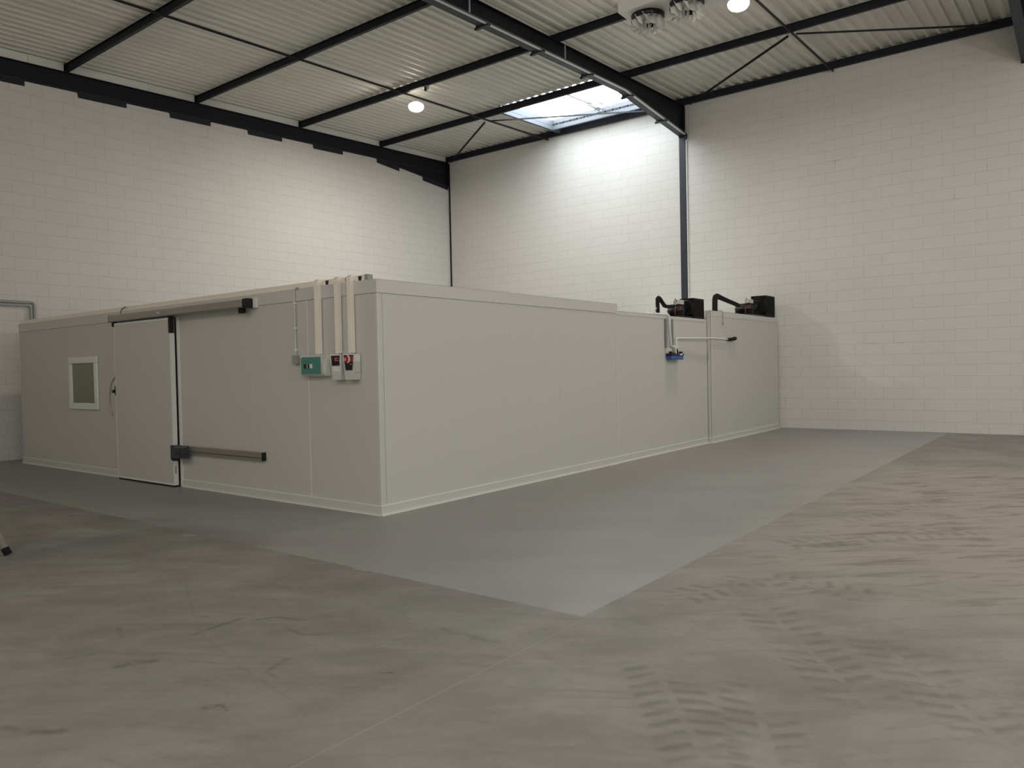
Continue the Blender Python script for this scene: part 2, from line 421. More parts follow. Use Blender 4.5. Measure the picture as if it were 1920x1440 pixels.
# ------------------------------------------------------------------ steel frame
def i_purlin(x, h=.162, bw=.066):
    m = MB(); ya, yb = YR+.05, YW+.18
    z0, z1 = zt(x)+.002, zd(x)-.002
    m.box((x-bw/2, ya, z0), (x+bw/2, yb, z0+.009)); m.box((x-bw/2, ya, z1-.009), (x+bw/2, yb, z1)); m.box((x-.004, ya, z0+.009), (x+.004, yb, z1-.009))
    return m
plabels = {1.33: 'anthracite steel purlin farthest from the back wall, crossing above the top left corner', 4.20: 'anthracite steel purlin, fourth out from the back wall counting the one along it',
           7.15: 'anthracite steel purlin that the round lamp and small clamp hang beneath', 10.03: 'anthracite steel purlin along the near edge of the bright roof light'}
for x in PUR:
    o = i_purlin(x).build('roof_purlin', M['steel']); tag(o, plabels[x], 'beam', 'steel purlins under the roof deck')
x = 12.905
e = MB(); z0, z1 = 8.322, zd(x)-.002
e.box((12.868, YR+.05, z0), (12.874, YW+.0, z1)); e.box((12.874, YR+.05, z0), (12.945, YW, z0+.008)); e.box((12.874, YR+.05, z1-.008), (12.945, YW, z1))
tag(e.build('eaves_beam', M['steel']), 'anthracite eaves beam running along the top of the white back wall', 'beam', 'steel purlins under the roof deck')

def rafter(name, ya, yb, label, flange=.013, weby=None, xend=12.932):
    weby = .5*(ya+yb) if weby is None else weby
    xs_ = [XF+.05, 9.75, xend]
    root = thing(name, (XF+.05, weby, zb(XF)), label, 'rafter', 'sloping roof rafters')
    m = MB(); n = MB(); h = MB()
    for a, b in ((xs_[0], xs_[1]), (xs_[1], xs_[2])):
        m.hexa([(a, ya, zt(a)-flange), (b, ya, zt(b)-flange), (b, yb, zt(b)-flange), (a, yb, zt(a)-flange)], [(a, ya, zt(a)), (b, ya, zt(b)), (b, yb, zt(b)), (a, yb, zt(a))])
    a, b = xs_[0], xs_[1]
    n.hexa([(a, ya, zb(a)), (b, ya, zb(b)), (b, yb, zb(b)), (a, yb, zb(a))], [(a, ya, zb(a)+flange), (b, ya, zb(b)+flange), (b, yb, zb(b)+flange), (a, yb, zb(a)+flange)])
    a, b = xs_[1], xs_[2]
    n.hexa([(a, ya, hz(a)), (b, ya, hz(b)), (b, yb, hz(b)), (a, yb, hz(a))], [(a, ya, hz(a)+flange), (b, ya, hz(b)+flange), (b, yb, hz(b)+flange), (a, yb, hz(a)+flange)])
    c0, c1 = weby-.012, weby+.012     # the old flange line inside the haunch
    h.hexa([(a, c0, zb(a)), (b, c0, zb(b)), (b, c1, zb(b)), (a, c1, zb(a))], [(a, c0, zb(a)+flange), (b, c0, zb(b)+flange), (b, c1, zb(b)+flange), (a, c1, zb(a)+flange)])
    w_ = MB().prism([(xs_[0], zb(xs_[0])+.005), (9.75, zb(9.75)+.005), (xend, hz(xend)+.005), (xend, zt(xend)-.005), (xs_[0], zt(xs_[0])-.005)], 'y', weby-.004, weby+.004)
    w_.build('web', M['steel'], root); m.build('top_flange', M['steel'], root); n.build('bottom_flange', M['steelgrey'], root); h.build('haunch_weld', M['steelgrey'], root)
    MB().box((xend-.02, ya, hz(xend)-.03), (xend, yb, zt(xend)+.02)).build('end_plate', M['steel'], root)
    return root, weby
r_mid, wy = rafter('roof_rafter', 2.295, 2.465, 'anthracite rafter that carries the perforated cable tray and meets the wall column')
for x in (4.40, 7.36):
    a = wy-.005
    MB().box((x-.018, 2.298, zb(x)+.014), (x+.018, 2.312, zt(x)-.014)).build('stiffener', M['galv'], r_mid, label='pale upright bar against the web')
r_left, _ = rafter('roof_rafter', 10.585, 10.785, 'anthracite rafter lying along the top of the left block wall', weby=10.66)
for a, b in ((11.75, 12.92), (9.84, 10.74), (7.545, 8.555), (5.54, 6.54), (3.52, 4.526), (1.53, 2.53), (-.47, .53)):
    f = lambda x, d: hz(x) - .002 - d
    MB().prism([(a-.05, f(a-.05, 0)), (a-.012, f(a-.012, .03)), (a, f(a, .118)), (b, f(b, .118)), (b, f(b, 0))], 'y', 10.588, 10.598).build('soffit_plate', M['steelplate'], r_left)
rafter('roof_rafter', -5.17, -5.0, 'anthracite rafter at the far right corner of the picture, partly cut off')

def column(name, ya, yb, label):
    root = thing(name, (13.03, .5*(ya+yb), 0), label, 'column', 'steel columns in the back wall')
    m = MB().box((12.938, ya, 0), (12.951, yb, zb(12.9)+.3)); m.build('front_flange', M['steelgrey'], root)
    w_ = MB().box((12.951, .5*(ya+yb)-.005, 0), (13.13, .5*(ya+yb)+.005, zb(12.9)+.3)); w_.build('web', M['steel'], root)
    return root
column('steel_column', 2.295, 2.465, 'slate grey steel column set into the back wall behind the cold rooms')

m = MB().box((12.936, 10.530, 0), (12.951, 10.582, 8.28))
tag(m.build('corner_column', M['steel']), 'narrow dark steel column edge showing in the corner of left and back walls', 'column', 'steel columns in the back wall')
# bracing rods
def brace(a, b, label, w=.05, h=.05):
    m = MB().bar(a, b, w, .008); A, B = Vector(a), Vector(b)
    d = (B-A).normalized(); u = d.cross(Vector((0,0,1))).normalized()*(w/2-.004)
    m.bar(A+u+Vector((0,0,-h/2)), B+u+Vector((0,0,-h/2)), .008, h)
    tag(m.build('bracing_bar', M['brace']), label, 'bracing bar', 'thin bracing bars under the purlins')
def zu(x): return zt(x) - .012
brace((-6, 6.62, zu(-6)), (13.0-.07, 6.62, zu(12.9)-.02), 'long thin tie bar crossing the roof bay between left rafter and tray rafter', .055, .045)
brace((-6, -1.38, zu(-6)), (12.93, -1.38, zu(12.9)-.02), 'long thin tie bar crossing the roof bay right of the tray rafter', .055, .045)
brace((10.12, 6.70, zu(10.1)-.055), (12.84, 10.38, 8.30), 'short diagonal brace running into the corner of left and back walls', .035, .035)
brace((10.12, 6.55, zu(10.1)-.055), (12.84, 2.75, 8.30), 'diagonal brace passing beneath the bright roof light', .035, .035)
brace((10.0, -1.30, zu(10.1)-.055), (12.84, 2.12, 8.30), 'diagonal brace from the right tie bar to the column head', .035, .035)
brace((10.0, -1.46, zu(10.1)-.055), (12.60, -4.62, 8.30), 'diagonal brace from the right tie bar towards the right rafter', .035, .035)

# cable tray under the middle rafter
root = thing('cable_tray', (8, 2.34, zb(8)), 'perforated galvanised cable tray with clamps under the middle rafter', 'cable tray')
def hz2(x): return hz(x) - .004
t1 = MB(); t2 = MB()
for a, b in ((-6, 9.75), (9.75, 12.86)):
    for m_, ya, yb, dz in ((t1, 2.232, 2.290, .012), (t2, 2.200, 2.2315, .010)):
        m_.hexa([(a, ya, hz2(a)-.006), (b, ya, hz2(b)-.006), (b, yb, hz2(b)-.006), (a, yb, hz2(a)-.006)], [(a, ya, hz2(a)+dz), (b, ya, hz2(b)+dz), (b, yb, hz2(b)+dz), (a, yb, hz2(a)+dz)])
t1.build('tray', M['tray'], root); t2.build('side_rail', M['grey2'], root)
for x in (2.9, 4.83, 6.50, 8.30, 10.05, 11.75):
    zz = hz2(x)-.012; sl = (hz2(x+.1)-hz2(x-.1))/.2; w_ = .04
    b = MB(); b.hexa([(x-w_, 2.225, zz-.022-sl*w_), (x+w_, 2.225, zz-.022+sl*w_), (x+w_, 2.53, zz-.022+sl*w_), (x-w_, 2.53, zz-.022-sl*w_)],
                     [(x-w_, 2.225, zz-sl*w_), (x+w_, 2.225, zz+sl*w_), (x+w_, 2.53, zz+sl*w_), (x-w_, 2.53, zz-sl*w_)])
    b.box((x-w_, 2.475, zz-.045), (x-w_+.008, 2.53, zz)).box((x-w_, 2.472, zz-.02), (x+w_, 2.50, zz+.06)); b.build('clamp', M['steelgrey'], root)

# ------------------------------------------------------------------ roof light
root = thing('roof_light', (11.3, 4.37, 8.45), 'bright open roof light with galvanised frame beside the tray rafter', 'skylight')
def up(x, h): return zd(x)+h
k_ = MB()
for (xa, ya, xb, yb) in ((SKX0, SKY0-.03, SKX1, SKY0), (SKX0, SKY1, SKX1, SKY1+.03), (SKX0-.03, SKY0-.03, SKX0, SKY1+.03), (SKX1, SKY0-.03, SKX1+.03, SKY1+.03)):
    k_.hexa([(xa, ya, up(xa, .053)), (xb, ya, up(xb, .053)), (xb, yb, up(xb, .053)), (xa, yb, up(xa, .053))], [(xa, ya, up(xa, .17)), (xb, ya, up(xb, .17)), (xb, yb, up(xb, .17)), (xa, yb, up(xa, .17))])
for ya, yb in ((SKY0-.03, SKY0), (SKY1, SKY1+.03)):
    k_.hexa([(SKX0, ya, zd(SKX0)), (SKX1, ya, zd(SKX1)), (SKX1, yb, zd(SKX1)), (SKX0, yb, zd(SKX0))], [(SKX0, ya, up(SKX0, .0535)), (SKX1, ya, up(SKX1, .0535)), (SKX1, yb, up(SKX1, .0535)), (SKX0, yb, up(SKX0, .0535))])
k_.build('kerb', M['kerb'], root)
for i in range(0, len(ys), 4):
    y_ = ys[i][0]
    if SKY0-.25 < y_ < SKY1+.2:
        for xa in (SKX0-.028, SKX1+.010):
            MB().prism([(y_+.001, up(xa+.01, .001)), (y_+.044, up(xa+.01, .001)), (y_+.071, up(xa+.01, .053)), (y_-.026, up(xa+.01, .053))], 'x', xa, xa+.018).build('foam_closure', M['rubber'], root)
def chan_x(y, sgn):
    m = MB(); a, b = SKX0-.02, 12.862
    m.hexa([(a, y, zt(a)+.045), (b, y, zt(b)+.045), (b, y+.006, zt(b)+.045), (a, y+.006, zt(a)+.045)], [(a, y, zd(a)-.002), (b, y, zd(b)-.002), (b, y+.006, zd(b)-.002), (a, y+.006, zd(a)-.002)])
    y2 = y + sgn*.06
    m.hexa([(a, min(y, y2), zt(a)+.045), (b, min(y, y2), zt(b)+.045), (b, max(y, y2), zt(b)+.045), (a, max(y, y2), zt(a)+.045)], [(a, min(y, y2), zt(a)+.051), (b, min(y, y2), zt(b)+.051), (b, max(y, y2), zt(b)+.051), (a, max(y, y2), zt(a)+.051)])
    return m
chan_x(SKY1+.004, 1).build('trimmer', M['kerb'], root); chan_x(SKY0-.010, -1).build('trimmer', M['kerb'], root)
xx = SKX1+.002
m = MB().box((xx, SKY0, zt(xx)+.045), (xx+.006, SKY1, zd(xx)-.002)).box((xx, SKY0, zt(xx)+.045), (xx+.06, SKY1, zt(xx)+.051)); m.build('trimmer', M['kerb'], root)
d = MB(); n = 14
grid = [[None]*(n+1) for _ in range(n+1)]
vs = []
for i in range(n+1):
    for j in range(n+1):
        u, v = i/n, j/n; x = SKX0-.02 + u*(SKX1-SKX0+.04); y = SKY0-.02 + v*(SKY1-SKY0+.04)
        vs.append((x, y, up(x, .172) + .30*(math.sin(PI*u)*math.sin(PI*v))**.6))
d.add(vs, [(i*(n+1)+j, (i+1)*(n+1)+j, (i+1)*(n+1)+j+1, i*(n+1)+j+1) for i in range(n) for j in range(n)], 0, True)
d.build('dome', M['dome'], root)
op = MB(); zz = up(11.3, .12)
op.bar((SKX0, 4.48, up(SKX0, .13)), (SKX1, 4.48, up(SKX1, .13)), .05, .04)
op.bar((11.75, 4.48, up(11.7, .10)), (12.30, 4.42, up(12.3, .02)), .05, .05)
op.bar((11.35, 4.40, up(11.4, .14)), (12.42, 4.16, up(12.4, .10)), .025, .025); op.bar((11.55, 4.36, up(11.5, .16)), (12.25, 4.55, up(12.2, .06)), .025, .025)
op.bar((11.2, 4.25, up(11.2, .15)), (12.1, 4.22, up(12.1, .12)), .02, .02)
op.box((11.95, 4.30, up(12, .02)), (12.18, 4.40, up(12, .10))); op.bar((10.2, 4.56, up(10.2, .12)), (10.75, 4.50, up(10.7, .12)), .09, .03)
op.build('opener', M['galv'], root, label='galvanised opening arm across the pane')

# ------------------------------------------------------------------ lamps
def lamp(loc, label, k=1.0):
    x, y, z = loc
    root = thing('high_bay_lamp', loc, label, 'lamp', 'round lamps hanging from the purlins')
    MB().tube([(x, y, z+.10), (x+.004, y, zu(x)-.05)], .006, 6).build('hanger', M['black'], root)
    MB().lathe([(.02, .125), (.05, .12), (.075, .085), (.05, .072)], loc, 28).build('housing', M['lightgrey'], root)
    prof = [(.05, .075), (.13, .06), (.172, .03), (.184, -.005), (.176, -.045), (.145, -.085), (.09, -.112), (.004, -.122)]
    MB().lathe(prof, loc, 28, cap=False).build('lens', M['lamp'], root)
    L = bpy.data.lights.new('lamp_or_fill', 'AREA'); L.shape = 'DISK'; L.size = .26; L.energy = LAMP_W*.9*k; L.color = (1, .93, .84)
    o = bpy.data.objects.new('lamp_or_fill', L); COL.objects.link(o); o.location = (x, y, z-.128)
    return root
LAMP_W = 150
lamp((7.49, 6.65, 7.875), 'round lit lamp hanging over the large cold room, left of the tray rafter', 1.75)
lamp((7.33, -1.31, 7.825), 'round lit lamp near the fan heater, right of the tray rafter')
# small clamp box under the purlin
root = thing('beam_clamp', (7.17, 5.97, zt(7.2)), 'small grey clamp hanging under the purlin beside the left lamp', 'clamp')
MB().box((7.13, 5.93, zt(7.15)-.012), (7.20, 6.06, zt(7.15))).build('plate', M['grey'], root)
MB().box((7.14, 5.94, zt(7.15)-.085), (7.19, 5.975, zt(7.15)-.012)).build('jaw', M['grey'], root)
MB().box((7.145, 5.99, zt(7.15)-.105), (7.185, 6.04, zt(7.15)-.012)).build('hook', M['brace'], root)

# ------------------------------------------------------------------ fan heater with two petal outlets
FX, FY, FZ = 2.965, -1.385, 6.10
root = thing('fan_heater', (FX+.3, FY-.7, FZ), 'white ceiling fan heater with two round petal outlets at top edge', 'heater')
MB().box((FX, FY-1.45, FZ), (FX+.62, FY, FZ+.75)).build('casing', M['white'], root, bevel=.012)
for hx in (FX+.1, FX+.52):
    for hy in (FY-.1, FY-1.35):
        MB().tube([(hx, hy, FZ+.75), (hx, hy, zd(hx))], .008, 6).build('hanger_rod', M['galv'], root)
for cx, cy in ((FX+.305, FY-.27), (FX+.305, FY-.81)):
    n = 36; R1, R2 = .215, .205; h = .065
    m = MB().lathe([(R2, -h), (R1, -h), (R1, 0), (R2, 0), (R2, -h)], (cx, cy, FZ-.002), n, cap=False)
    ring = m.build('outlet_ring', M['black'], root)
    for kk in range(12):
        a = 2*PI*kk/12 + .13
        rad = Vector((math.cos(a), math.sin(a), 0)); tan = Vector((-math.sin(a), math.cos(a), 0)); upv = Vector((0,0,1))
        bl = MB(); nu, nv = 5, 5; vv_ = []
        for th in (0, .004):
            for i in range(nu+1):
                for j in range(nv+1):
                    u, v = i/nu, j/nv
                    rr = .085 + u*(.135 - .03*v); bow = .045*math.sin(PI*u) + .07*v*u
                    zz = -.030 - v*(.175 - .07*(1-u)**2 - .05*u*u)
                    vv_.append(Vector((cx, cy, FZ)) + rad*(rr+.02*v) + tan*(bow + th) + upv*zz)
        N1 = (nu+1)*(nv+1); fs = []
        for i in range(nu):
            for j in range(nv):
                q = (i*(nv+1)+j, (i+1)*(nv+1)+j, (i+1)*(nv+1)+j+1, i*(nv+1)+j+1)
                fs += [q, tuple(N1+w2 for w2 in reversed(q))]
        bl.add(vv_, fs, 0, True)
        bl.build('petal', M['white'], ring)

# ------------------------------------------------------------------ cold rooms
H = 2.60
root = thing('cold_room', (2.6, 4.9, 0), 'large white panelled cold room with sliding door, foremost of the three', 'cold room', 'white panelled cold rooms')
CR = root
X1, YL = 5.225, 9.80
seams = [0, 1.212, 2.340, 3.530, 4.10]
def panel_x(ya, yb, z0=.0, z1=H-.002, name='wall_panel'):   # panel in the plane x = 0
    MB().box((.0, ya+.0015, z0), (.08, yb-.0015, z1)).build(name, M['panel'], root, bevel=.002, seg=1)
panel_x(.0, 1.212); panel_x(1.212, 2.34); panel_x(2.34, 3.53); panel_x(3.53, 4.17)
panel_x(4.17, 5.80, 2.40); panel_x(5.80, 7.06); panel_x(7.06, 8.22); panel_x(8.22, 9.8)
for a, b in ((0.0, 1.174), (1.174, 2.36), (2.36, 3.53), (3.53, 4.70), (4.70, X1)):
    MB().box((max(a, .082)+.0015, 0, 0), (b-.0015, .08, H-.002)).build('wall_panel', M['panel'], root, bevel=.002, seg=1)
MB().box((.082, YL-.08, 0), (X1, YL, H-.002)).build('wall_panel', M['panel'], root)
MB().box((X1-.08, .082, 0), (X1, YL-.082, H-.002)).build('wall_panel', M['panel'], root)
MB().box((.082, .082, H-.12), (X1-.082, YL-.082, H-.003)).build('roof_panel', M['white'], root)
MB().box((.3, 4.17, 0), (.34, 5.8, 2.4)).build('door_backing', M['rubber'], root)
js = MB()
def bead_x(y, z0, z1, w_=.010): return MB().box((-.0012, y-w_/2, z0), (.001, y+w_/2, z1))
def bead_y(x, z0, z1, w_=.006): return MB().box((x-w_/2, -.0012, z0), (x+w_/2, .001, z1))
for y in (1.212, 2.34, 3.53, 7.06, 8.22): bead_x(y, .11, H-.147).build('joint_seal', M['trim' if y > 1.3 else 'seal'], root)
for x in (1.174, 2.36, 3.53, 4.70): bead_y(x, .11, H-.147, .011).build('joint_seal', M['bead'], root)
# cap trim round the top, corner angle
ct = MB().box((-.009, -.009, H-.146), (0, YL, H+.002)).box((-.0005, -.009, H), (.06, YL, H+.002)); ct.build('cap_trim', M['trim'], root)
MB().box((0, -.009, H-.146), (X1+.004, 0, H+.002)).box((.06, -.009, H), (X1+.004, .06, H+.002)).build('cap_trim', M['trim'], root)
MB().box((-.0035, -.0035, H-.150), (-.0002, YL, H-.1462)).build('cap_shadow_line', M['grey'], root); MB().box((0, -.0035, H-.150), (X1, -.0002, H-.1462)).build('cap_shadow_line', M['grey'], root)  # grey strips painting the shadow line below the cap
ca = MB().box((-.0032, -.0032, .1), (0, .030, H-.1465)).box((0, -.0032, .1), (.030, 0, H-.1465)); ca.build('corner_trim', M['trim'], root)
MB().box((X1-.045, -.003, .1), (X1+.003, 0, H-.1465)).build('corner_trim', M['trim'], root)

def skirt_x(ya, yb, parent, x=0.0):          # skirting along a face x = const, facing -x
    p = [(x, 0), (x-.022, 0), (x-.018, .012), (x-.013, .03), (x-.012, .10), (x-.009, .112), (x, .116)]
    m = MB().prism(p, 'y', ya, yb); m.build('skirting', M['trim'], parent)
    MB().box((x-.0145, ya, .104), (x-.004, yb, .1165)).build('skirting_bead', M['seal'], parent)
    MB().box((x-.026, ya, 0), (x-.017, yb, .010)).build('skirting_bead', M['seal'], parent)
def skirt_y(xa, xb, parent, y=0.0):
    p = [(y, 0), (y-.022, 0), (y-.018, .012), (y-.013, .03), (y-.012, .10), (y-.009, .112), (y, .116)]
    MB().prism(p, 'x', xa, xb).build('skirting', M['trim'], parent)
    MB().box((xa, y-.0145, .104), (xb, y-.004, .1165)).build('skirting_bead', M['seal'], parent)
    MB().box((xa, y-.026, 0), (xb, y-.017, .010)).build('skirting_bead', M['seal'], parent)
skirt_x(-.012, 4.09, root); skirt_x(5.86, YL, root); skirt_y(-.012, X1, root)
# door surround
MB().box((-.012, 4.098, 0), (0, 4.168, 2.42)).build('door_jamb', M['white'], root, bevel=.003)
MB().box((-.012, 5.80, 0), (0, 5.862, 2.42)).build('door_jamb', M['white'], root, bevel=.003)
DY0, DY1 = 4.170, 5.835
door = MB().box((-.108, DY0, .028), (-.042, DY1, 2.408)).build('sliding_door', M['panel'], root, bevel=.004)
MB().box((-.1105, DY0-.0025, .026), (-.040, DY0+.001, 2.41)).build('edge_profile', M['white'], door)
MB().box((-.1105, DY0, .0255), (-.1075, DY1, .052)).build('edge_profile', M['white'], door)
MB().box((-.1105, DY0, 2.385), (-.1075, DY1, 2.4105)).build('edge_profile', M['white'], door)
MB().box((-.1105, DY1-.012, .028), (-.1075, DY1, 2.41)).build('edge_profile', M['white'], door)
MB().box((-.041, DY0+.002, .004), (-.013, DY0+.045, 2.41)).build('gasket', M['rubber'], door)
MB().box((-.100, DY0+.01, .0015), (-.045, DY1-.01, .0255)).build('gasket', M['rubber'], door)
hb = MB().box((-.1125, DY0-.006, 2.19), (-.045, DY0+.032, 2.43)).box((-.116, DY0+.008, 2.36), (-.1, DY0+.026, 2.375)); hb.build('hanger_block', M['black'], door)
MB().box((-.090, DY0-.0036, .19), (-.066, DY0-.002, .30)).build('sticker', M['foil'], door)
br = MB().prism([(-.150, .40), (-.115, .375), (-.045, .375), (-.045, .60), (-.150, .60)], 'y', DY0-.010, DY0-.003)
br.build('guide_bracket', M['darkblue'], door)
hy = DY1 + .03                                        # long lever handle on the leaf's leading edge
hm = MB().box((-.112, DY1-.01, 1.30), (-.06, DY1+.022, 1.44)).box((-.125, DY1+.02, 1.335), (-.085, DY1+.085, 1.385)).box((-.10, DY1-.004, 1.44), (-.07, DY1+.016, 1.56))
hm.box((-.106, DY1-.004, 1.575), (-.08, DY1+.018, 1.602)).box((-.09, DY1+.005, 1.17), (-.075, DY1+.02, 1.30)); hm.build('lock_case', M['black'], door)
pts = [(-.105, DY1+.01, 1.58), (-.14, DY1+.055, 1.50), (-.155, DY1+.07, 1.40), (-.16, DY1+.085, 1.28), (-.16, DY1+.088, 1.15), (-.15, DY1+.06, 1.03), (-.145, DY1+.035, .985)]
MB().tube(pts, .011, 8).build('handle', M['chrome'], door)
# header rail
MB().box((-.030, 2.19, 2.425), (-.002, 5.92, 2.552)).build('rail_board', M['white'], root, bevel=.003)
rp = [(-.032, 2.43), (-.150, 2.43), (-.162, 2.442), (-.166, 2.50), (-.158, 2.530), (-.12, 2.540), (-.032, 2.540)]
rail = MB().prism(rp, 'y', 2.285, 5.87).build('door_rail', M['alu'], root)
MB().prism([(-.03, 2.424), (-.158, 2.424), (-.171, 2.438), (-.173, 2.505), (-.162, 2.538), (-.12, 2.547), (-.03, 2.547)], 'y', 2.262, 2.2848).build('end_cap', M['black'], rail)
MB().prism([(-.03, 2.424), (-.158, 2.424), (-.171, 2.438), (-.173, 2.505), (-.162, 2.538), (-.12, 2.547), (-.03, 2.547)], 'y', 5.8705, 5.884).build('end_cap', M['grey'], rail)
MB().box((-.12, 5.82, 2.36), (-.07, 5.87, 2.43)).build('stop', M['rubber'], rail); MB().box((-.12, 2.36, 2.365), (-.07, 2.45, 2.43)).build('stop', M['rubber'], rail)
em = MB(); em.add([(-.1675, 4.37+.052*math.cos(a), 2.487+.016*math.sin(a)) for a in [i*2*PI/20 for i in range(20)]] + [(-.1655, 4.37+.052*math.cos(a), 2.487+.016*math.sin(a)) for a in [i*2*PI/20 for i in range(20)]],
       [tuple(range(20)), tuple(range(39, 19, -1))] + [(i, (i+1) % 20, 20+(i+1) % 20, 20+i) for i in range(20)]); em.build('badge', M['lightgrey'], rail)
# lower guide rail
gp = [(-.002, .492), (-.055, .492), (-.055, .515), (-.045, .520), (-.060, .528), (-.060, .592), (-.002, .592)]
gr = MB().prism(gp, 'y', 2.118, 3.86).build('guide_rail', M['alu'], root)
MB().box((-.0615, 2.108, .489), (-.001, 2.1175, .594)).build('end_cap', M['black'], gr)
gb = MB().prism([(-.150, .43), (-.064, .43), (-.064, .60), (-.150, .575)], 'y', 3.83, DY0-.012)
gb.prism([(-.17, .465), (-.15, .465), (-.15, .545), (-.17, .545)], 'y', 3.90, 4.02); gb.build('guide_roller', M['darkblue'], gr)
MB().box((-.172, 3.93, .490), (-.168, 3.985, .525)).build('roller_hole', M['black'], gr)
# observation window
wf = MB(); y0, y1, z0, z1 = 6.62, 7.66, 1.055, 1.925; b = .105
for (a, c_, d_, e_) in ((y0, y1, z0, z0+b), (y0, y1, z1-b, z1), (y0, y0+b, z0+b, z1-b), (y1-b, y1, z0+b, z1-b)): wf.box((-.040, a, d_), (-.001, c_, e_))
win = wf.build('window_frame', M['white'], root, bevel=.012, seg=3)
MB().box((-.012, y0+b-.002, z0+b-.002), (-.004, y1-b+.002, z1-b+.002)).build('glass', M['glass'], win)

# second, lower cold room
H2 = 2.488
root = thing('cold_room', (7.05, 2.0, 0), 'lower white cold room in the middle, behind the blue pump', 'cold room', 'white panelled cold rooms')
XA, XB = X1+.006, 8.812
for a, b in ((XA, 6.40), (6.40, 7.58), (7.58, XB)): MB().box((a+.0015, .012, 0), (b-.0015, .09, H2-.002)).build('wall_panel', M['panel'], root, bevel=.002, seg=1)
MB().box((XA, .092, H2-.1), (XB, 3.5, H2-.002)).build('roof_panel', M['white'], root)
MB().box((XA, .092, 0), (XA+.08, 3.5, H2-.1)).build('wall_panel', M['panel'], root); MB().box((XA+.08, 3.42, 0), (XB, 3.5, H2-.1)).build('wall_panel', M['panel'], root)
MB().box((XA, .007, H2-.055), (XB, .012, H2+.003)).box((XA, .007, H2-.001), (XB, .08, H2+.003)).build('cap_trim', M['trim'], root)
for x in (6.40, 7.58): MB().box((x-.0055, .0108, .11), (x+.0055, .013, H2-.06)).build('joint_seal', M['bead'], root)
MB().box((XB-.09, .006, .1), (XB, .012, H2-.056)).build('corner_trim', M['trim'], root)
skirt_y(XA, XB, root, .012)

# third cold room, against the back wall
H3 = 2.665; YF = -.06
root = thing('cold_room', (10.8, 2.0, 0), 'white cold room farthest back, standing against the back wall', 'cold room', 'white panelled cold rooms')
XA3, XB3 = 8.845, 12.84
for a, b in ((XA3, 10.05), (10.05, 11.25), (11.25, XB3)): MB().box((a+.0015, YF, 0), (b-.0015, YF+.08, H3-.002)).build('wall_panel', M['panel'], root, bevel=.002, seg=1)
MB().box((XA3, YF+.082, 0), (XA3+.08, 3.5, H3-.1)).build('wall_panel', M['panel'], root); MB().box((XB3-.08, YF+.082, 0), (XB3, 3.5, H3-.1)).build('wall_panel', M['panel'], root)
MB().box((XA3, YF+.082, H3-.1), (XB3, 3.5, H3-.002)).build('roof_panel', M['white'], root)
MB().box((XA3+.08, YF-.005, H3-.105), (XB3, YF, H3+.003)).box((XA3, YF-.005, H3-.001), (XB3, YF+.08, H3+.003)).build('cap_trim', M['trim'], root)
MB().box((XA3-.004, YF-.005, .1), (XA3+.075, YF-.0005, H3)).box((XA3-.004, YF-.005, .1), (XA3-.0005, YF+.065, H3)).build('corner_trim', M['trim'], root)
MB().box((XB3-.10, YF-.005, .1), (XB3, YF-.0005, H3-.106)).build('corner_trim', M['trim'], root)
MB().box((XA3+.08, YF-.004, .116), (XB3-.10, YF-.0005, .155)).build('sill_trim', M['trim'], root)
skirt_y(XA3-.012, XB3+.01, root, YF); skirt_x(YF-.012, .0, root, XA3-.004)

# ------------------------------------------------------------------ electrics on the large cold room
def duct(y0, y1, zbot, label):
    root = thing('cable_trunking', (-.03, .5*(y0+y1), zbot), label, 'trunking', 'upright cream trunkings on the cold room')
    MB().box((-.066, y0, zbot), (-.0098, y1, 2.595)).build('body', M['beige'], root, bevel=.003)
    MB().box((-.0675, y0-.002, 2.555), (-.0096, y1+.002, 2.578)).build('joint_sleeve', M['beige'], root)
    m = MB().prism([(-.0685, 2.579), (-.0685, 2.645), (-.045, 2.672), (.012, 2.672), (.012, 2.606), (-.0098, 2.606), (-.0098, 2.579)], 'y', y0-.003, y1+.003)
    m.build('elbow', M['beige'], root, bevel=.004)
duct(.925, .993, 1.802, 'cream trunking rising from the green covered fuse box')
duct(.572, .634, 1.802, 'cream trunking rising from the small box with red digits')
duct(.352, .414, 1.802, 'cream trunking rising from the box with red switch')
root = thing('roof_trunking', (.045, 5, 2.602), 'long cream trunking lying along the front edge of the large cold room roof', 'trunking')
MB().box((.013, .20, 2.603), (.085, 9.78, 2.668)).build('body', M['beige'], root, bevel=.003)
MB().box((.012, .145, 2.603), (.087, .20, 2.669)).build('end_cap', M['foil'], root)
for y in (.845, .495, .275):
    MB().prism([(y-.022, 2.607), (y+.022, 2.607), (y+.030, 2.655), (y-.030, 2.655)], 'x', .0105, .0128).build('cable_slot', M['black'], root)
for y in (2.5, 4.6, 6.6, 8.4): MB().box((.0115, y-.02, 2.602), (.0865, y+.02, 2.6695)).build('joint_sleeve', M['beige'], root)

